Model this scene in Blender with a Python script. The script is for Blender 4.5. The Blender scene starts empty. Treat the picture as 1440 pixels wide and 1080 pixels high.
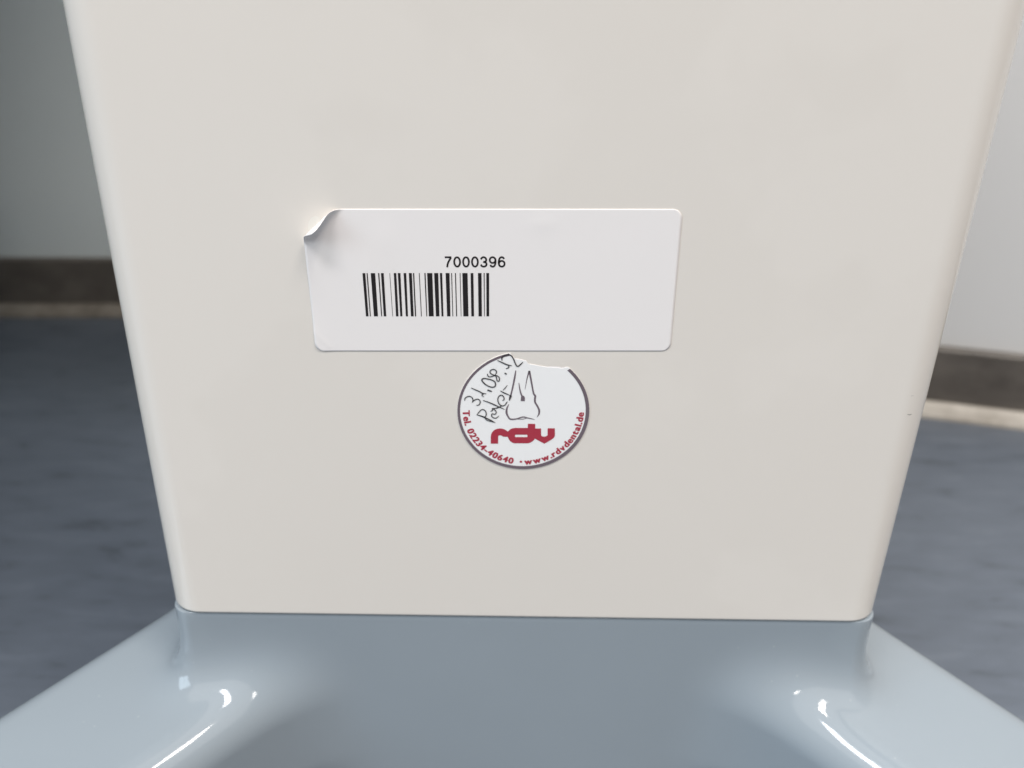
import bpy, bmesh, math, random
import numpy as np
from mathutils import Matrix, Vector
from mathutils.geometry import tessellate_polygon

sc = bpy.context.scene
COL = sc.collection
R = math.radians

# ------------------------------------------------------------------ camera
H = 0.33                      # camera height over the floor
D = 0.1977                    # camera distance to the front face of the column (front face is y = 0)
F, TH, ROLL, YAW = 1205.1, 0.4464, 0.0216, 0.0113
cs, sn = math.cos, math.sin
_f = Vector((sn(YAW)*cs(TH), cs(YAW)*cs(TH), -sn(TH)))
_r0 = Vector((cs(YAW), -sn(YAW), 0))
_u0 = _r0.cross(_f)
_r = cs(ROLL)*_r0 + sn(ROLL)*_u0
_u = -sn(ROLL)*_r0 + cs(ROLL)*_u0
cam_d = bpy.data.cameras.new('camera')
cam = bpy.data.objects.new('camera', cam_d)
COL.objects.link(cam)
cam.matrix_world = Matrix(((_r.x, _u.x, -_f.x, 0), (_r.y, _u.y, -_f.y, -D), (_r.z, _u.z, -_f.z, H), (0, 0, 0, 1)))
cam_d.sensor_width = 36
cam_d.lens = 36*F/1440
cam_d.clip_start = 0.01
cam_d.clip_end = 50
cam_d.dof.use_dof = True
cam_d.dof.focus_distance = 0.209
cam_d.dof.aperture_fstop = 12.0
sc.camera = cam

def on_face(px, py):
    """photo pixel -> (x, z) on the front face of the column"""
    v = _f*F + _r*(px-720) - _u*(py-540)
    t = D/v.y
    return (v.x*t, H+v.z*t)

# ------------------------------------------------------------------ light
sc.view_settings.view_transform = 'Standard'
sc.view_settings.look = 'None'
sc.view_settings.exposure = -0.06
sc.view_settings.gamma = 1
W = bpy.data.worlds.new('World')
sc.world = W
W.use_nodes = True
W.node_tree.nodes['Background'].inputs['Color'].default_value = (1.0, 0.985, 0.965, 1)
W.node_tree.nodes['Background'].inputs['Strength'].default_value = 0.27

def area(name, loc, target, sx, sy, power, col):
    l = bpy.data.lights.new(name, 'AREA')
    l.shape = 'RECTANGLE'; l.size = sx; l.size_y = sy; l.energy = power; l.color = col
    o = bpy.data.objects.new(name, l)
    o.location = loc
    d = Vector(target)-Vector(loc)
    o.rotation_euler = d.to_track_quat('-Z', 'Y').to_euler()
    COL.objects.link(o)
    return o
area('ceiling_lamp', (0.85, -0.78, 2.5), (0.85, -0.78, 0), 0.8, 0.34, 33, (1.0, 0.94, 0.87))
area('ceiling_lamp', (-0.7, -0.98, 2.5), (-0.7, -0.98, 0), 1.1, 0.34, 36, (0.96, 0.965, 1.0))
area('ceiling_lamp', (0.6, -3.2, 2.5), (0.6, -3.2, 0), 0.45, 0.45, 14, (1.0, 0.96, 0.90))
area('ceiling_panel', (0.2, -1.6, 2.62), (0.2, -1.6, 0), 4.0, 3.2, 46, (1.0, 0.955, 0.915))
area('window_light', (-2.4, -0.9, 1.4), (0, 0, 0.3), 1.7, 1.4, 44, (0.70, 0.87, 1.0))

# ------------------------------------------------------------------ materials
def mat(name, col, rough=0.5, coat=0, spec=0.5):
    m = bpy.data.materials.new(name)
    m.use_nodes = True
    b = m.node_tree.nodes['Principled BSDF']
    b.inputs['Base Color'].default_value = (*col, 1)
    b.inputs['Roughness'].default_value = rough
    b.inputs['Specular IOR Level'].default_value = spec
    b.inputs['Coat Weight'].default_value = coat
    b.inputs['Coat Roughness'].default_value = 0.04
    return m, m.node_tree, b
def noise(nt, scale, detail=3, rough=0.5, mapping=None, rot=(0, 0, 0)):
    tc = nt.nodes.new('ShaderNodeTexCoord')
    n = nt.nodes.new('ShaderNodeTexNoise')
    n.inputs['Scale'].default_value = scale
    n.inputs['Detail'].default_value = detail
    n.inputs['Roughness'].default_value = rough
    mp = nt.nodes.new('ShaderNodeMapping')
    if mapping: mp.inputs['Scale'].default_value = mapping
    mp.inputs['Rotation'].default_value = rot
    nt.links.new(tc.outputs['Object'], mp.inputs['Vector'])
    nt.links.new(mp.outputs['Vector'], n.inputs['Vector'])
    return n
def ramp(nt, src, stops):
    r = nt.nodes.new('ShaderNodeValToRGB')
    e = r.color_ramp.elements
    while len(e) < len(stops): e.new(0.5)
    for k, (p, c) in enumerate(stops):
        e[k].position = p; e[k].color = (*c, 1)
    nt.links.new(src, r.inputs['Fac'])
    return r
def bump(nt, b, src, dist, strength=1.0):
    n = nt.nodes.new('ShaderNodeBump')
    n.inputs['Distance'].default_value = dist
    n.inputs['Strength'].default_value = strength
    nt.links.new(src, n.inputs['Height'])
    nt.links.new(n.outputs['Normal'], b.inputs['Normal'])
    return n

M = {}
# cream enamel
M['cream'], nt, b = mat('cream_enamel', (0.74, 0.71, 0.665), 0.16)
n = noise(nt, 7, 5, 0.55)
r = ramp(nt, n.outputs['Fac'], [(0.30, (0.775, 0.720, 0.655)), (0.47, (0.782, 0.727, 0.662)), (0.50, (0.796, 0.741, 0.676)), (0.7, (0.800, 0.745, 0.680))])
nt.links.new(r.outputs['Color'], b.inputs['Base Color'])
def rough_var(nt, b, scale, lo, hi):
    q = noise(nt, scale, 5, 0.6)
    mr = nt.nodes.new('ShaderNodeMapRange')
    mr.inputs['From Min'].default_value = 0.35; mr.inputs['From Max'].default_value = 0.65
    mr.inputs['To Min'].default_value = lo; mr.inputs['To Max'].default_value = hi
    nt.links.new(q.outputs['Fac'], mr.inputs['Value'])
    nt.links.new(mr.outputs['Result'], b.inputs['Roughness'])
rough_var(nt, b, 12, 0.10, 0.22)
n2 = noise(nt, 160, 2)
bump(nt, b, n2.outputs['Fac'], 0.00002, 0.25)
# blue glossy moulding
M['blue'], nt, b = mat('pale_blue_gelcoat', (0.36, 0.47, 0.55), 0.07)
n = noise(nt, 14, 3)
r = ramp(nt, n.outputs['Fac'], [(0.3, (0.284, 0.324, 0.357)), (0.7, (0.296, 0.337, 0.371))])
# dust specks and faint scuffs on the gloss
tc = nt.nodes.new('ShaderNodeTexCoord')
vo = nt.nodes.new('ShaderNodeTexVoronoi'); vo.inputs['Scale'].default_value = 150
nt.links.new(tc.outputs['Object'], vo.inputs['Vector'])
big = noise(nt, 30, 2)
sp = nt.nodes.new('ShaderNodeMath'); sp.operation = 'MULTIPLY_ADD'; sp.inputs[1].default_value = 0.20; sp.inputs[2].default_value = -0.062
nt.links.new(big.outputs['Fac'], sp.inputs[0])
lt = nt.nodes.new('ShaderNodeMath'); lt.operation = 'LESS_THAN'
nt.links.new(vo.outputs['Distance'], lt.inputs[0]); nt.links.new(sp.outputs[0], lt.inputs[1])
mxc = nt.nodes.new('ShaderNodeMix'); mxc.data_type = 'RGBA'
ml = nt.nodes.new('ShaderNodeMath'); ml.operation = 'MULTIPLY'; ml.inputs[1].default_value = 0.13
nt.links.new(lt.outputs[0], ml.inputs[0]); nt.links.new(ml.outputs[0], mxc.inputs['Factor'])
nt.links.new(r.outputs['Color'], mxc.inputs['A']); mxc.inputs['B'].default_value = (0.55, 0.56, 0.56, 1)
nt.links.new(mxc.outputs['Result'], b.inputs['Base Color'])
rough_var(nt, b, 22, 0.045, 0.10)
# papers
M['paper'], nt, b = mat('label_paper', (0.88, 0.835, 0.81), 0.42)
n = noise(nt, 900, 3)
n2 = noise(nt, 45, 3)
mx = nt.nodes.new('ShaderNodeMath'); mx.operation = 'MULTIPLY_ADD'
mx.inputs[1].default_value = 8.0
nt.links.new(n2.outputs['Fac'], mx.inputs[0]); nt.links.new(n.outputs['Fac'], mx.inputs[2])
bump(nt, b, mx.outputs[0], 0.00001, 0.6)
M['sticker'], nt, b = mat('sticker_film', (0.93, 0.915, 0.90), 0.3)
n = noise(nt, 120, 2)
bump(nt, b, n.outputs['Fac'], 0.00002, 0.3)
M['glue'], _, _ = mat('adhesive_film', (0.785, 0.752, 0.69), 0.3)
M['ink'], _, _ = mat('black_print', (0.018, 0.015, 0.016), 0.55, 0, 0.2)
M['ring'], _, _ = mat('mauve_print', (0.16, 0.122, 0.142), 0.4)
M['red'], _, _ = mat('crimson_print', (0.42, 0.035, 0.06), 0.4)
M['pen'], _, _ = mat('ballpoint_ink', (0.045, 0.042, 0.045), 0.5, 0, 0.25)
# wall
M['wall'], nt, b = mat('wall_paint', (0.83, 0.83, 0.825), 0.55)
n = noise(nt, 220, 4)
bump(nt, b, n.outputs['Fac'], 0.0004, 0.3)
M['wall_shaded'], nt, b = mat('shade_tinted_wall_paint', (0.74, 0.80, 0.805), 0.55)  # left wall: same white paint, cool tint of the shade put into its colour
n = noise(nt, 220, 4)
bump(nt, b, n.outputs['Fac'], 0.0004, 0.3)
# skirting vinyl
M['skirt'], nt, b = mat('taupe_vinyl', (0.12, 0.105, 0.09), 0.4)
n = noise(nt, 26, 4, 0.6, (1, 1, 1.6))
r = ramp(nt, n.outputs['Fac'], [(0.3, (0.098, 0.086, 0.074)), (0.7, (0.165, 0.146, 0.127))])
nt.links.new(r.outputs['Color'], b.inputs['Base Color'])
M['panel'], _, _ = mat('slate_shade_panel', (0.045, 0.055, 0.062), 0.45)
M['seal'], nt, b = mat('pale_sealant', (0.5, 0.46, 0.4), 0.45)
n = noise(nt, 40, 4, 0.6)
r = ramp(nt, n.outputs['Fac'], [(0.3, (0.36, 0.32, 0.27)), (0.65, (0.56, 0.52, 0.46))])
nt.links.new(r.outputs['Color'], b.inputs['Base Color'])
M['seal_dark'], nt, b = mat('dark_sealant', (0.28, 0.245, 0.2), 0.5)  # darker sealant tone for the left strip
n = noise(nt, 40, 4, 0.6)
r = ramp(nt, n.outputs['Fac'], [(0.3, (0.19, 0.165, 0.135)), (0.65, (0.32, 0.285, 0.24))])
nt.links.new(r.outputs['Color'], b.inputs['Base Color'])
# floor: marbled blue grey vinyl
M['floor'], nt, b = mat('marbled_vinyl', (0.12, 0.15, 0.19), 0.38)
n = noise(nt, 1.0, 8, 0.66, (20, 70, 1), (0, 0, R(-14)))
n.inputs['Distortion'].default_value = 0.35
r = ramp(nt, n.outputs['Fac'], [(0.29, (0.072, 0.085, 0.103)), (0.42, (0.126, 0.148, 0.182)),
                                (0.58, (0.142, 0.166, 0.204)), (0.75, (0.178, 0.205, 0.242))])
nt.links.new(r.outputs['Color'], b.inputs['Base Color'])
M['rubber'], _, _ = mat('grey_rubber', (0.05, 0.05, 0.055), 0.6)
M['steel'], nt, b = mat('zinc_steel', (0.55, 0.55, 0.56), 0.3)
b.inputs['Metallic'].default_value = 1

# ------------------------------------------------------------------ helpers
def link(name, me, m, parent=None, smooth=True):
    o = bpy.data.objects.new(name, me)
    COL.objects.link(o)
    if m is not None: me.materials.append(m)
    if smooth:
        for p in me.polygons: p.use_smooth = True
    if parent: o.parent = parent
    return o
def from_py(name, v, f, m, parent=None, smooth=True):
    me = bpy.data.meshes.new(name)
    me.from_pydata([tuple(a) for a in v], [], [tuple(a) for a in f])
    me.update()
    return link(name, me, m, parent, smooth)
def empty(name, loc, label, cat):
    o = bpy.data.objects.new(name, None)
    o.empty_display_size = 0.02
    o.location = loc
    COL.objects.link(o)
    o['label'] = label; o['category'] = cat
    return o
def prism(poly, z0, z1):
    """closed prism from a plan polygon (counter-clockwise)"""
    n = len(poly)
    v = [(x, y, z0) for x, y in poly]+[(x, y, z1) for x, y in poly]
    f = [(i, (i+1) % n, n+(i+1) % n, n+i) for i in range(n)]
    f += [tuple(range(n-1, -1, -1)), tuple(range(n, 2*n))]
    return v, f
def sweep(line, prof):
    """sweep a profile (offset out of the wall, z) along a plan line with mitred corners; out is to the right of travel"""
    L = [Vector(p) for p in line]
    v, f = [], []
    for i, p in enumerate(L):
        ns = []
        if i > 0: d = (p-L[i-1]).normalized(); ns.append(Vector((d.y, -d.x)))
        if i < len(L)-1: d = (L[i+1]-p).normalized(); ns.append(Vector((d.y, -d.x)))
        nn = sum(ns, Vector((0, 0))).normalized()
        nn = nn/max(0.3, nn.dot(ns[0]))
        for o, z in prof:
            q = p+nn*o
            v.append((q.x, q.y, z))
    k = len(prof)
    for i in range(len(L)-1):
        for j in range(k):
            f.append((i*k+j, i*k+(j+1) % k, (i+1)*k+(j+1) % k, (i+1)*k+j))
    f.append(tuple(range(k-1, -1, -1))); f.append(tuple(range((len(L)-1)*k, len(L)*k)))
    return v, f

# ------------------------------------------------------------------ floor and walls
fv = [(-3, -3, 0), (3, -3, 0), (3, 2, 0), (-3, 2, 0)]
o = from_py('floor', fv, [(0, 1, 2, 3)], M['floor']); o['kind'] = 'structure'

YL = lambda x: 0.85-D+0.05*(x+0.42)           # recessed wall seen on the left
YR = lambda x: 0.652-D-0.26*(x-0.368)         # nearer wall seen on the right
XE = 0.02                                     # its free end, hidden behind the column
def wall(name, line, thick, label, m):
    (x0, y0), (x1, y1) = line[0], line[-1]
    poly = list(line)+[(x1, y1+thick), (x0, y0+thick)]
    v, f = prism(poly, 0, 2.6)
    o = from_py(name, v, f, m, smooth=False)
    o['kind'] = 'structure'; o['label'] = label
    return o
wl = wall('wall', [(-2.2, YL(-2.2)), (XE+0.06, YL(XE+0.06))], 0.12, 'shaded white wall to the left of the column', M['wall_shaded'])
wr = wall('wall', [(XE, YL(XE)-0.002), (XE, YR(XE)), (2.0, YR(2.0))], 0.9, 'bright white wall to the right of the column', M['wall'])
wt = from_py('shade_board', *prism([(-1.9, 0.05), (-0.18, 0.05), (-0.18, YL(-0.18)-0.002), (-1.9, YL(-1.9)-0.002)], 0.70, 0.74), M['wall'], smooth=False)
wt['kind'] = 'structure'                       # board and panel added out of view on the left to shade the recess
from_py('shade_panel', *prism([(-0.95, -0.08), (-0.43, -0.08), (-0.43, 0.40), (-0.95, 0.40)], 0.002, 0.698), M['panel'], wt, smooth=False)
def skirting(line, parent, seal):
    prof = [(0.0004, 0.0125), (0.0085, 0.0125), (0.0085, 0.052)]
    prof += [(0.0085-0.003*(1-math.cos(a)), 0.0565+0.003*math.sin(a)) for a in (0, R(30), R(60), R(90))]
    prof += [(0.0004, 0.0595)]
    v, f = sweep(line, prof)
    s = from_py('skirting_board', v, f, M['skirt'], parent, smooth=False)
    prof = [(0.0004, 0.0002), (0.019, 0.0002), (0.0185, 0.003), (0.0145, 0.0085), (0.0105, 0.0122), (0.0004, 0.0123)]
    v, f = sweep(line, prof)
    from_py('sealant_strip', v, f, seal, s, smooth=False)
skirting([(-2.2, YL(-2.2)), (XE-0.001, YL(XE-0.001))], wl, M['seal_dark'])
skirting([(XE, YL(XE)-0.03), (XE, YR(XE)), (2.0, YR(2.0))], wr, M['seal'])

# ------------------------------------------------------------------ the stand: cream column on a pale blue base
XC, HW, DEP, ZB, CR = 0.0078, 0.1056, 0.20, H-0.1708, 0.0102
stand = empty('equipment_stand', (XC, DEP/2, 0), 'cream enamelled box column on a glossy pale blue base with splayed legs', 'stand')
S0 = Vector(stand.location)

def rrect(hx, hy, r, seg=14):
    p = []
    for cx, cy, a0 in ((hx-r, hy-r, 0), (-hx+r, hy-r, 90), (-hx+r, -hy+r, 180), (hx-r, -hy+r, 270)):
        for k in range(seg+1):
            a = R(a0+90*k/seg)
            p.append((cx+r*math.cos(a), cy+r*math.sin(a)))
    return p
def loft(rings):
    n = len(rings[0]); v = [q for rg in rings for q in rg]; f = []
    for i in range(len(rings)-1):
        for j in range(n):
            f.append((i*n+j, i*n+(j+1) % n, (i+1)*n+(j+1) % n, (i+1)*n+j))
    f.append(tuple(range(n-1, -1, -1))); f.append(tuple(range((len(rings)-1)*n, len(rings)*n)))
    return v, f
rg = []
for ins, z in ((0.0022, ZB-0.004), (0.0022, ZB+0.0001), (0.0005, ZB+0.0001), (0.00015, ZB+0.0003), (0, ZB+0.0007), (0, ZB+0.0009), (0, ZB+0.0016), (0, ZB+0.01), (0, 0.3), (0, 0.5), (0, 0.80),
               (0.0003, 0.8012), (0.0012, 0.802)):
    rg.append([(x, y, z) for x, y in rrect(HW-ins, DEP/2-ins, CR-ins)])
v, f = loft(rg)
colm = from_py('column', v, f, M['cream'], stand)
def sharp_by_angle(o, ang=40):
    me = o.data
    bm = bmesh.new(); bm.from_mesh(me)
    for e in bm.edges:
        if len(e.link_faces) == 2 and e.calc_face_angle(0) > R(ang): e.smooth = False
    bm.to_mesh(me); bm.free()
sharp_by_angle(colm)

# base: smooth-blended solid, meshed with surface nets
BO = -0.0006                                  # the collar stands this much proud of the column
CRB = CR-0.0036                               # slightly tighter corners: the rim shows there
def sd_block(x, y, z):
    qx = np.abs(x)-(HW-CRB); qy = np.abs(y)-(DEP/2-CRB)
    d2 = np.hypot(np.maximum(qx, 0), np.maximum(qy, 0))+np.minimum(np.maximum(qx, qy), 0)-(CRB+BO)
    dz = np.maximum(0.062-z, z-(ZB+0.02))
    return np.minimum(np.maximum(d2, dz), 0)+np.hypot(np.maximum(d2, 0), np.maximum(dz, 0))
LEG_S, LEG_L, LEG_W, LEG_T, LEG_R = (-0.0853, 0.0292-DEP/2), 0.215, 0.0328, 0.022, 0.0115
LEG_Z, LEG_A, KB = ZB-0.0228, R(8), 0.024
def sd_leg(x, y, z):
    L = np.where(y > 0, 0.125, LEG_L)         # the rear legs are shorter
    x = -np.abs(x); y = -np.abs(y)
    dx, dy = x-LEG_S[0], y-LEG_S[1]
    t = (-dx-dy)*math.sqrt(.5); n = (dx-dy)*math.sqrt(.5)
    zz = z-LEG_Z
    tt = t*math.cos(LEG_A)-zz*math.sin(LEG_A)
    w = t*math.sin(LEG_A)+zz*math.cos(LEG_A)+LEG_T
    taper = LEG_W-0.02*np.clip(tt, 0, 1)
    q = [np.abs(tt-L/2)-L/2+LEG_R, np.abs(n)-taper+LEG_R, np.abs(w)-LEG_T+LEG_R]
    out = np.sqrt(sum(np.maximum(a, 0)**2 for a in q))
    return out+np.minimum(np.maximum(np.maximum(q[0], q[1]), q[2]), 0)-LEG_R
def sd(x, y, z):
    a = sd_block(x, y, z); b = sd_leg(x, y, z)
    h = np.maximum(KB-np.abs(a-b), 0)/KB
    return np.minimum(a, b)-h*h*h*KB/6
def surface_nets(fn, lo, hi, h):
    ax = [np.arange(lo[i], hi[i]+h, h) for i in range(3)]
    X, Y, Z = np.meshgrid(*ax, indexing='ij')
    d = fn(X, Y, Z)
    ins = d < 0
    n0, n1, n2 = (s-1 for s in d.shape)
    cnt = np.zeros((n0, n1, n2), np.int8)
    for a in (0, 1):
        for b in (0, 1):
            for c in (0, 1): cnt += ins[a:a+n0, b:b+n1, c:c+n2]
    act = (cnt > 0) & (cnt < 8)
    idx = -np.ones(act.shape, np.int64)
    ii = np.argwhere(act)
    idx[act] = np.arange(len(ii))
    P = np.stack([ax[k][ii[:, k]]+h/2 for k in range(3)], 1)
    e = 1e-5
    for _ in range(7):
        x, y, z = P.T
        v = fn(x, y, z)
        g = np.stack([fn(x+e, y, z)-v, fn(x, y+e, z)-v, fn(x, y, z+e)-v], 1)/e
        P = P-np.clip(v, -h, h)[:, None]*g/np.maximum((g*g).sum(1), .2)[:, None]
    F_ = []
    for axis in range(3):
        b1, b2 = (axis+1) % 3, (axis+2) % 3
        sl0 = [slice(1, -1)]*3; sl0[axis] = slice(0, -1)
        sl1 = [slice(1, -1)]*3; sl1[axis] = slice(1, None)
        s0, s1 = ins[tuple(sl0)], ins[tuple(sl1)]
        off = np.array([1, 1, 1]); off[axis] = 0
        for flip, mask in ((False, s0 & ~s1), (True, ~s0 & s1)):
            c = np.argwhere(mask)+off
            if not len(c): continue
            q = []
            for o1, o2 in ((-1, -1), (0, -1), (0, 0), (-1, 0)):
                k = c.copy(); k[:, b1] += o1; k[:, b2] += o2
                q.append(idx[k[:, 0], k[:, 1], k[:, 2]])
            q = np.stack(q, 1)
            F_.append(q[:, ::-1] if flip else q)
    return P, np.concatenate(F_)
hg = 0.002
P, Q = surface_nets(sd, (-0.27, -0.27, 0.045), (0.27, 0.27, ZB+0.005), hg)
Q = Q[(Q >= 0).all(1)]
me = bpy.data.meshes.new('base')
me.from_pydata(P.tolist(), [], Q.tolist()); me.update()
bm = bmesh.new(); bm.from_mesh(me)
geom = bm.verts[:]+bm.edges[:]+bm.faces[:]
bmesh.ops.bisect_plane(bm, geom=geom, plane_co=(0, 0, ZB-0.0045), plane_no=(0, 0, 1), clear_outer=True)
bed = [e for e in bm.edges if e.is_boundary and all(abs(q.co.z-(ZB-0.0045)) < 1e-5 for q in e.verts)]
rimv = {}
def plan_out(p):
    qx, qy = abs(p.x)-(HW-CRB), abs(p.y)-(DEP/2-CRB)
    if qx > 0 and qy > 0: n = Vector((qx, qy)).normalized()
    elif qx > qy: n = Vector((1, 0))
    else: n = Vector((0, 1))
    return Vector((math.copysign(n.x, p.x) if n.x else 0, math.copysign(n.y, p.y) if n.y else 0, 0))
RB = 0.0002
ZB -= 0.0004
prof = [(0, ZB-0.002)]+[(RB*(1-math.cos(a)), ZB-RB+RB*math.sin(a)) for a in (0, R(22), R(45), R(68), R(90))]+[(0.0034, ZB), (0.0036, ZB-0.003)]
ZB += 0.0004
for q in {q for e in bed for q in e.verts}:
    nn = plan_out(q.co)
    cx = Vector((math.copysign(HW-CR, q.co.x), math.copysign(DEP/2-CR, q.co.y)))
    rimv[q] = (q.co.copy(), nn)
cur = bed; info = rimv; prev = 0
for ins, z in prof:
    ret = bmesh.ops.extrude_edge_only(bm, edges=cur)['geom']
    nv = [g for g in ret if isinstance(g, bmesh.types.BMVert)]
    cur = [g for g in ret if isinstance(g, bmesh.types.BMEdge)]
    new = {}
    for q in nv:
        best = min((e.other_vert(q) for e in q.link_edges if e.other_vert(q) in info), key=lambda w: (w.co-q.co).length)
        new[q] = info[best]
    for q in nv:
        b0, nn = new[q]
        q.co = Vector((b0.x, b0.y, z))-nn*ins
    info = new
bmesh.ops.recalc_face_normals(bm, faces=bm.faces)
bm.to_mesh(me); bm.free()
base = link('base', me, M['blue'], stand)
co = np.array([q.co[:] for q in me.vertices]); nr = np.array([q.normal[:] for q in me.vertices])
e_ = 2e-5
g = np.stack([sd(*(co+d*e_).T)-sd(*(co-d*e_).T) for d in np.eye(3)], 1)
g /= np.maximum(np.linalg.norm(g, axis=1, keepdims=True), 1e-9)
low = co[:, 2] < ZB-0.003
nr[low] = g[low]
me.normals_split_custom_set_from_vertices(nr.tolist())

# castors under the four leg tips
for sx in (-1, 1):
    for sy in (-1, 1):
        t = (0.125 if sy > 0 else LEG_L)-0.03
        px = sx*(0.085+t*math.sqrt(.5)*math.cos(LEG_A)); py = sy*(DEP/2-0.0289+t*math.sqrt(.5)*math.cos(LEG_A))
        ztop = LEG_Z-t*math.sin(LEG_A)-2*LEG_T+0.002
        bm = bmesh.new()
        bmesh.ops.create_cone(bm, cap_ends=True, segments=24, radius1=0.006, radius2=0.006, depth=ztop-0.052, matrix=Matrix.Translation((px, py, (ztop+0.052)/2)))
        for s in (-1, 1):
            mm = Matrix.Translation((px+s*0.0125, py, 0.038)) @ Matrix.Diagonal((0.002, 0.022, 0.032, 1))
            bmesh.ops.create_cube(bm, size=1, matrix=mm)
        bmesh.ops.create_cube(bm, size=1, matrix=Matrix.Translation((px, py, 0.053)) @ Matrix.Diagonal((0.027, 0.026, 0.003, 1)))
        m2 = bpy.data.meshes.new('castor'); bm.to_mesh(m2); bm.free()
        c = link('castor', m2, M['steel'], stand, smooth=False)
        bm = bmesh.new()
        bmesh.ops.create_cone(bm, cap_ends=True, segments=32, radius1=0.022, radius2=0.022, depth=0.018,
                              matrix=Matrix.Translation((px, py, 0.0225)) @ Matrix.Rotation(R(90), 4, 'Y'))
        bmesh.ops.bevel(bm, geom=[e for e in bm.edges if e.calc_face_angle(0) > 1], offset=0.003, segments=3, affect='EDGES')
        m2 = bpy.data.meshes.new('wheel'); bm.to_mesh(m2); bm.free()
        link('wheel', m2, M['rubber'], c)

# ------------------------------------------------------------------ flat print helpers (everything lies on the column's front face)
class Print:
    """collects flat polygons in a thing's own (x, z) plane, a given height off the face"""
    def __init__(s, h): s.v, s.f, s.h = [], [], h
    def poly(s, pts, holes=()):
        loops = [[Vector((x, z, 0)) for x, z in pts]]+[[Vector((x, z, 0)) for x, z in q] for q in holes]
        tri = tessellate_polygon(loops)
        b = len(s.v)
        for lp in loops: s.v += [(p.x, -s.h, p.y) for p in lp]
        for a, c, d in tri:
            A, C, E = (s.v[b+k] for k in (a, c, d))
            cr = (C[0]-A[0])*(E[2]-A[2])-(C[2]-A[2])*(E[0]-A[0])
            s.f.append((b+a, b+c, b+d) if cr > 0 else (b+a, b+d, b+c))
    def stroke(s, pts, w, sub=5, ends=(0.55, 0.4)):
        """pen stroke: smoothed ribbon; w = width or list of widths"""
        n = len(pts)
        ws = list(w) if isinstance(w, (list, tuple)) else [w]*n
        if not isinstance(w, (list, tuple)):
            ws[0] *= ends[0]; ws[-1] *= ends[1]
        P_ = [Vector(p) for p in pts]
        C = []
        for i in range(n-1):
            p0, p1, p2, p3 = P_[max(i-1, 0)], P_[i], P_[i+1], P_[min(i+2, n-1)]
            for k in range(sub):
                t = k/sub
                q = 0.5*((2*p1)+(p2-p0)*t+(2*p0-5*p1+4*p2-p3)*t*t+(3*p1-p0-3*p2+p3)*t**3)
                C.append((q, ws[i]+(ws[i+1]-ws[i])*t))
        C.append((P_[-1], ws[-1]))
        b = len(s.v)
        for i, (q, ww) in enumerate(C):
            d = (C[min(i+1, len(C)-1)][0]-C[max(i-1, 0)][0])
            d = d.normalized() if d.length > 0 else Vector((1, 0))
            nn = Vector((-d.y, d.x))*ww/2
            s.v += [(q.x+nn.x, -s.h, q.y+nn.y), (q.x-nn.x, -s.h, q.y-nn.y)]
        for i in range(len(C)-1):
            k = b+2*i
            s.f.append((k, k+1, k+3, k+2))
    def build(s, name, m, parent):
        return from_py(name, s.v, s.f, m, parent, smooth=False)

_cache = {}
def glyph(ch, bold=0.0):
    """outline triangles of a character of the built-in font, cap height 1"""
    if (ch, bold) in _cache: return _cache[(ch, bold)]
    c = bpy.data.curves.new('g', 'FONT'); c.body = ch; c.size = 1; c.offset = bold; c.resolution_u = 6
    o = bpy.data.objects.new('g', c); COL.objects.link(o)
    dg = bpy.context.evaluated_depsgraph_get()
    m = bpy.data.meshes.new_from_object(o.evaluated_get(dg))
    v = [(q.co.x, q.co.y) for q in m.vertices]; f = [tuple(p.vertices) for p in m.polygons]
    bpy.data.objects.remove(o); bpy.data.meshes.remove(m); bpy.data.curves.remove(c)
    _cache[(ch, bold)] = (v, f)
    return v, f
CAP = max(q[1] for q in glyph('H')[0])

# ------------------------------------------------------------------ barcode label
LW, LH, LR_ = 0.089, 0.036, 0.0022
LC, LA = (-0.0030, H-0.0675), 0.0185
lab = empty('barcode_label', (LC[0], 0, LC[1]), 'white rectangular barcode label numbered 7000396 with its upper left corner peeling up', 'label')
lab.rotation_euler = (0, -LA, 0)
def to_label(px, py):
    x, z = on_face(px, py)
    dx, dz = x-LC[0], z-LC[1]
    return (dx*math.cos(LA)+dz*math.sin(LA), -dx*math.sin(LA)+dz*math.cos(LA))
def label_shape(u, v):
    """lift of the paper at (u, v): returns (u, out, v)"""
    out = 0.00012
    # peeling corner
    nx, nz = -8/12.04, 9/12.04
    s = (u+0.0355)*nx+(v-0.018)*nz + 0.0008
    if s > 0:
        Rc, amax = 0.0018, R(104)
        a = s/Rc
        if a < amax: along, up = Rc*math.sin(a), Rc*(1-math.cos(a))
        else:
            ex = s-Rc*amax
            along, up = Rc*math.sin(amax)+ex*math.cos(amax), Rc*(1-math.cos(amax))+ex*math.sin(amax)
        u += nx*(along-s); v += nz*(along-s); out += up
    # loose left edge and small wrinkles
    e = max(0, (-0.0385-u)/0.006)
    out += 0.00022*e*e*(0.5+0.5*math.sin(v*260))
    out += 0.00007*math.exp(-((u+0.0285)/0.004)**2-((v-0.004-0.4*(u+0.0285))/0.006)**2)
    out += 0.00005*math.exp(-((u+0.0255)/0.0025)**2-((v-0.011)/0.004)**2)
    out += 0.00006*math.exp(-((u-0.012)/0.003)**2-((v-0.0145)/0.002)**2)
    # dog-eared nick at the lower left corner
    k = ((u+0.0425)*0.75+(v+0.0150)*0.66)/0.0004
    if u < -0.0405 and v < -0.0125: out += 0.00006*math.exp(-k*k)
    return u, out, v
NU, NV = 150, 74
vs, fs = [], []
tv = []
for j in range(NV+1):
    t = j/NV
    tv.append(-LH/2+LH*(0.5-0.5*math.cos(math.pi*t))*0.5+LH*t*0.5)
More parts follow.
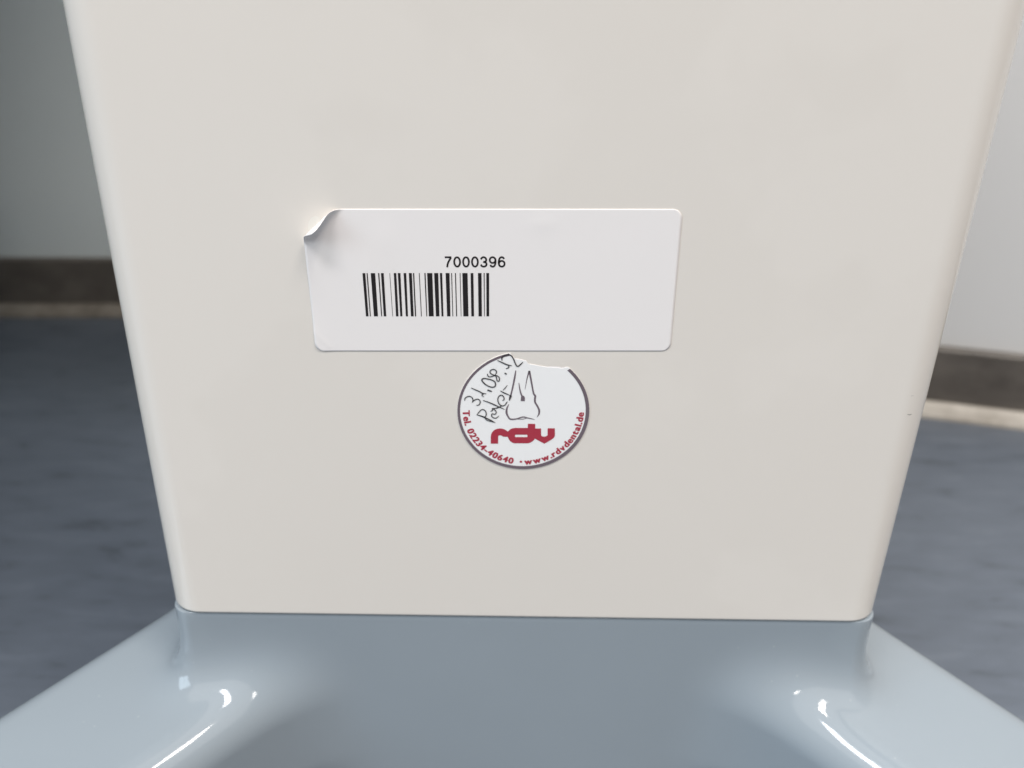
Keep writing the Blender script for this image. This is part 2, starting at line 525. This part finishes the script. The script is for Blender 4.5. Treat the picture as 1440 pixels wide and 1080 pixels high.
for j, v0 in enumerate(tv):
    k = LH/2-abs(v0)
    ins = 0 if k >= LR_ else LR_-math.sqrt(max(0, LR_**2-(LR_-k)**2))
    for i in range(NU+1):
        u0 = (-LW/2+ins)+(LW-2*ins)*i/NU
        uu, oo, vv = label_shape(u0, v0)
        vs.append((uu, -oo, vv))
for j in range(NV):
    for i in range(NU):
        a = j*(NU+1)+i
        fs.append((a, a+1, a+NU+2, a+NU+1))
sheet = from_py('sheet', vs, fs, M['paper'], lab)
so = sheet.modifiers.new('thickness', 'SOLIDIFY'); so.thickness = 0.00010; so.offset = -1

PH = 0.00016
top = [(119, 143), (154, 163), (189, 226), (251, 261), (275, 298), (347, 351), (383, 404), (417, 439), (466, 488), (510, 535), (545, 555), (595, 601), (641, 651), (664, 708), (723, 758), (772, 791), (820, 853), (867, 874), (899, 907), (939, 945), (961, 1005), (1031, 1054), (1093, 1123), (1141, 1149), (1163, 1187)]
bot = [(149, 170), (182, 190), (216, 250), (277, 285), (299, 320), (372, 376), (402, 423), (438, 456), (485, 503), (528, 551), (562, 572), (613, 619), (658, 665), (679, 720), (739, 768), (786, 802), (833, 861), (878, 884), (909, 917), (949, 953), (970, 1013), (1037, 1060), (1098, 1126), (1145, 1150), (1165, 1187)]
pb = Print(PH)
def on_paper(p):
    for i, (x, y, z) in enumerate(p.v): p.v[i] = (x, y-label_shape(x, z)[1]+0.00012, z)
for (a, b_), (c, d) in zip(top, bot):
    for k in range(10):
        t0, t1 = k/10, (k+1)/10
        L_ = lambda p, q, t: to_label(490+(p+(q-p)*t)/6, 340+(262+365*t)/6)
        pb.poly([L_(a, c, t1), L_(b_, d, t1), L_(b_, d, t0), L_(a, c, t0)])
on_paper(pb)
pb.build('barcode', M['ink'], lab)
pn = Print(PH)
x0, z0 = to_label(625.2, 375.6); x1, z1 = to_label(711.2, 360.4)
pitch = (x1-x0)/6.9
def ell(cx, cy, rx, ry, a0, a1, n=20):
    return [(cx+rx*math.cos(R(a0+(a1-a0)*k/n)), cy+ry*math.sin(R(a0+(a1-a0)*k/n))) for k in range(n+1)]
SW = 0.162                                     # grotesque numerals drawn as strokes, cap height 1, advance 0.80
DIG = {'0': [ell(.34, .5, .255, .43, 90, 450, 30)],
       '7': [[(.05, .93), (.63, .93)], [(.60, .90), (.47, .70), (.35, .48), (.27, .25), (.235, .0)]],
       '3': [[(.085, .735)]+ell(.325, .70, .225, .235, 160, -75)+[(.30, .535)], [(.30, .535)]+ell(.325, .29, .25, .225, 80, -165)+[(.07, .24)]],
       '9': [ell(.33, .67, .25, .265, 0, 360, 26), [(.585, .67), (.59, .50), (.56, .30), (.48, .13), (.35, .065), (.22, .09), (.12, .22)]],
       '6': [ell(.35, .33, .25, .265, 0, 360, 26), [(.095, .33), (.09, .50), (.12, .70), (.20, .87), (.33, .935), (.46, .91), (.56, .78)]]}
for k, ch in enumerate('7000396'):
    for st in DIG[ch]:
        cell = [(x0+pitch*(k+q[0]/0.76*0.97), z0+(z1-z0)*q[1]) for q in st]
        pn.stroke(cell, SW*(z1-z0), sub=3, ends=(1, 1))
on_paper(pn)
pn.build('number', M['ink'], lab)

# ------------------------------------------------------------------ round service sticker
SC = on_face(736, 578)
SR = 0.01715
SC = (SC[0], SC[1]-0.0003)
stk = empty('round_sticker', (SC[0], 0, SC[1]), 'round white dental service sticker with a torn top, tooth drawing and handwritten date', 'sticker')
def to_stk(px, py):
    x, z = on_face(px, py)
    return (x-SC[0], z-SC[1])
TORN = [(716.8, 495.8), (719.5, 499.5), (723.8, 503.8), (731, 505.2), (739.7, 507.3), (743.2, 511.3), (755, 513.6), (769.6, 516), (784, 517), (792.4, 517.6), (796.8, 516.2), (801, 517.0)]
TL = [to_stk(*p) for p in TORN]
aL = math.atan2(TL[0][1], TL[0][0]); aR = math.atan2(TL[-1][1], TL[-1][0])
def arc(r, a0, a1, n, c=(0, 0)):
    return [(c[0]+r*math.cos(a0+(a1-a0)*k/n), c[1]+r*math.sin(a0+(a1-a0)*k/n)) for k in range(n+1)]
outline = arc(SR, aL, aR+2*math.pi, 150)
tear = []
rt = random.Random(5)
tr = TL[::-1]
for i in range(len(tr)-1):
    for k in range(3):
        if i == 0 and k == 0: continue
        t = k/3
        tear.append((tr[i][0]+(tr[i+1][0]-tr[i][0])*t, tr[i][1]+(tr[i+1][1]-tr[i][1])*t+rt.uniform(-1, 1)*0.00006))
pts = outline+tear
n = len(pts)
ps = Print(0.00014); ps.poly(pts)
for i in range(n):                             # film edge down to the enamel
    j = (i+1) % n
    b = len(ps.v)
    ps.v += [(pts[i][0], -0.00014, pts[i][1]), (pts[j][0], -0.00014, pts[j][1]), (pts[j][0], -0.00001, pts[j][1]), (pts[i][0], -0.00001, pts[i][1])]
    ps.f.append((b, b+3, b+2, b+1))
ps.build('film', M['sticker'], stk)
SH = 0.00019
fr = Print(0.00006)                            # ragged paper fibre left along the tear
e0 = [Vector(p) for p in [tr[0]]+tear+[tr[-1]]]
off = [0.00004]
for i in range(1, len(e0)-1): off.append(max(0.00003, min(0.00040, off[-1]+rt.uniform(-1, 1)*0.00016)))
off.append(0.00004)
for i in range(len(e0)-1):
    b = len(fr.v)
    d = (e0[i+1]-e0[i]).normalized(); nn = Vector((d.y, -d.x))
    if nn.y < 0: nn = -nn
    q = [e0[i]-nn*0.0002, e0[i+1]-nn*0.0002, e0[i+1]+nn*off[i+1], e0[i]+nn*off[i]]
    fr.v += [(p.x, -0.00006, p.y) for p in q]
    fr.f.append((b, b+1, b+2, b+3))
fr.build('torn_fringe', M['paper'], stk)
pr = Print(SH)
ro = arc(SR*0.998, aL+0.01, aR+2*math.pi-0.012, 150)
ri = arc(SR*0.951, aL+0.01, aR+2*math.pi-0.012, 150, (-0.00012, 0.00010))
for i in range(150):
    b = len(pr.v)
    pr.v += [(q[0], -SH, q[1]) for q in (ro[i], ro[i+1], ri[i+1], ri[i])]
    pr.f.append((b, b+1, b+2, b+3))
pr.build('border_ring', M['ring'], stk)

Z1 = lambda p: to_stk(640+p[0]/9.82, 490+p[1]/9.82)
MM = 0.001
PW = 1.05
def strokes(name, m, h, data):
    q = Print(h)
    for pts_, w in data:
        if isinstance(w, (list, tuple)): w = [a*MM*PW for a in w]
        else: w = w*MM*PW
        q.stroke([Z1(p) for p in pts_], w)
    return q
tooth = strokes('tooth_drawing', None, SH, [
    ([(838, 300), (822, 400), (800, 510), (775, 620), (755, 680), (750, 718)], [.22, .42, .40, .36, .45, .15]),
    ([(742, 768), (716, 820), (710, 880), (728, 930), (765, 972), (850, 968), (935, 942), (1000, 955), (1050, 965), (1098, 976)], [.15, .42, .5, .4, .42, .36, .34, .3, .26, .08]),
    ([(860, 972), (930, 972), (990, 958)], [.1, .2, .1]),
    ([(1130, 945), (1157, 900), (1160, 850), (1140, 800), (1105, 740), (1102, 690), (1106, 652), (1085, 620), (1068, 540), (1048, 430), (1024, 305)], [.08, .4, .48, .42, .44, .46, .46, .40, .38, .40, .45]),
    ([(1024, 305), (1000, 385), (985, 450), (965, 562)], [.4, .26, .2, .08]),
    ([(880, 470), (890, 540), (906, 610), (925, 655)], [.12, .3, .34, .4]),
])
tooth.poly([Z1(p) for p in ((905, 722), (962, 724), (964, 680), (950, 648), (912, 655))])
tooth.build('tooth_drawing', M['ring'], stk)
PW = 1.32
pen = strokes('handwriting', None, SH+0.00005, [
    ([(132, 716), (136, 688), (160, 664), (195, 655), (228, 668), (246, 700), (236, 742)], .20),
    ([(236, 742), (258, 715), (290, 697), (325, 698), (347, 726), (340, 758), (318, 778), (288, 776)], .20),
    ([(218, 538), (290, 570), (345, 594), (375, 612), (432, 622)], .23),
    ([(425, 618), (385, 622), (372, 642), (398, 664)], .20),
    ([(444, 568), (475, 578), (508, 590)], [.26, .32, .2]),
    ([(366, 430), (385, 460), (420, 492), (470, 520), (520, 530), (552, 516), (558, 482), (545, 452), (505, 430), (450, 416), (400, 408), (372, 420), (378, 450), (432, 500)], .24),
    ([(448, 342), (450, 368), (472, 386), (512, 380), (560, 366), (600, 386), (614, 416), (604, 446), (580, 440), (574, 412), (560, 376), (520, 356), (488, 338), (482, 312), (502, 290), (536, 284), (566, 302), (570, 332), (548, 360)], .20),
    ([(683, 334), (698, 343), (713, 353)], [.26, .3, .2]),
    ([(584, 160), (650, 190), (720, 220), (786, 233)], .25),
    ([(730, 232), (744, 250), (722, 268), (698, 274)], .2),
    ([(650, 162), (645, 132), (664, 104), (708, 86), (750, 84), (782, 102), (810, 150), (830, 200), (850, 236), (872, 240), (906, 212), (938, 182)], .24),
    ([(300, 910), (325, 880), (355, 846), (386, 838), (416, 856), (430, 892), (424, 926), (404, 940), (360, 926), (302, 910)], .2),
    ([(302, 910), (400, 945), (490, 985), (555, 1020)], .24),
    ([(400, 945), (440, 985), (510, 1006), (555, 1018)], .18),
    ([(486, 862), (516, 850), (518, 826), (552, 848), (568, 876), (548, 904), (512, 896), (504, 924), (526, 950), (566, 955), (606, 922)], .2),
    ([(385, 712), (480, 745), (580, 790), (684, 837)], .25),
    ([(508, 822), (560, 820), (610, 806), (650, 780)], .22),
    ([(652, 712), (672, 706), (676, 680), (656, 646), (624, 642), (596, 670), (590, 712), (606, 756), (642, 786), (682, 780), (710, 746), (722, 726)], .21),
    ([(624, 580), (690, 614), (756, 642)], .26),
    ([(756, 642), (768, 655), (748, 712)], [.4, .42, .16]),
    ([(660, 574), (690, 540), (722, 500)], .18),
])
pen.build('handwriting', M['pen'], stk)

Z2 = lambda p: to_stk(680+p[0]/13.09, 590+p[1]/13.09)
lg = [(133, 437), (133, 310), (140, 265), (158, 228), (185, 197), (220, 174), (262, 162), (310, 157), (355, 163), (400, 182), (450, 215), (475, 185), (505, 165), (540, 153), (580, 148),
      (815, 148), (815, 72), (950, 72), (950, 158), (1058, 158), (1058, 285), (1085, 304), (1115, 310), (1150, 301), (1178, 282), (1178, 155), (1312, 155), (1312, 290), (1300, 318), (1280, 340), (1240, 368), (1180, 404), (1120, 437),
      (1050, 402), (1000, 375), (945, 345), (925, 372), (895, 398), (860, 418), (820, 430), (560, 430), (525, 416), (490, 390), (465, 358), (445, 312), (370, 310), (348, 300), (325, 286), (300, 283), (278, 290), (268, 312), (268, 437)]
hole = [(588, 272), (798, 272), (808, 280), (808, 308), (798, 316), (588, 316), (577, 308), (577, 280)]
pl = Print(SH)
pl.poly([Z2(p) for p in lg], [[Z2(p) for p in hole]])
pl.build('logo_letters', M['red'], stk)

def arc_text(name, s, a0, a1, rad, cap, bold):
    q = Print(SH)
    gl = []
    L_ = ((-0.030, 0), (0.030, 0.000008))
    for ch in s:
        if ch == ' ': gl.append((None, None, 0.30, 0, 0)); continue
        v, f = glyph(ch, bold)
        xa, xb = min(p[0] for p in v), max(p[0] for p in v)
        gl.append((v, f, xb-xa, xa, xb))
    gap = 0.10
    pos, x = [], 0
    for g in gl:
        pos.append(x+g[2]/2); x += g[2]+gap
    p0, p1 = pos[0], pos[-1]
    arc_len = (a1-a0)*rad
    sxl = arc_len/(p1-p0)
    k = cap/CAP
    for g, c in zip(gl, pos):
        if g[0] is None: continue
        a = a0+(c-p0)/(p1-p0)*(a1-a0)
        rx, rz = math.cos(a), math.sin(a)      # radial
        tx, tz = -rz, rx                       # along the text (left to right along the bottom)
        mid = (g[3]+g[4])/2
        for sh, lift in L_:
            b = len(q.v)
            for p in g[0]:
                du = (p[0]-mid+sh)*sxl; dv = p[1]*k-cap/2
                q.v.append((rx*(rad-dv)+tx*du, -SH-lift, rz*(rad-dv)+tz*du))
            q.f += [tuple(b+i for i in p) for p in g[1]]
    return q
q = arc_text('phone', 'Tel. 02234-40640', R(182.0), R(258.6), SR*0.865, 0.00172, 0.024)
q.build('phone_number', M['red'], stk)
q = arc_text('web', 'www.rdvdental.de', R(276.4), R(358.6), SR*0.865, 0.00172, 0.024)
q.build('web_address', M['red'], stk)
q = Print(SH)
cx, cz = to_stk(732.5, 648.8)
q.poly([(cx+0.00034*math.cos(a*math.pi/8), cz+0.00034*math.sin(a*math.pi/8)) for a in range(16)])
q.build('bullet_dot', M['red'], stk)

# ------------------------------------------------------------------ marks on the enamel
mr_ = Print(0.00003)                           # old adhesive left where the corner lifted
mr_.poly([(on_face(*p)[0]-S0.x, on_face(*p)[1]-S0.z) for p in ((433, 322), (434, 312), (438, 306), (444, 303.5), (449, 305), (452, 308), (448, 313), (441, 321), (436, 325))])
ad = mr_.build('adhesive_residue', M['glue'], stand)
ad.location = (0, -S0.y, 0)
def mark(pts_, w, ends=(0.5, 0.4)):
    mk = Print(0.00004)
    mk.stroke([(on_face(*p)[0]-S0.x, on_face(*p)[1]-S0.z) for p in pts_], w*MM, sub=3, ends=ends)
    o = mk.build('scratch', M['pen'], stand)
    o.location = (0, -S0.y, 0)
mark([(1276, 582.5), (1279, 583.4), (1282, 582.2)], 0.16)
mark([(1281, 557), (1285, 556)], 0.09)
mark([(780.4, 867.4), (781.8, 867.4)], 0.25, (1, 1))
mark([(786, 869), (787, 869)], 0.12)
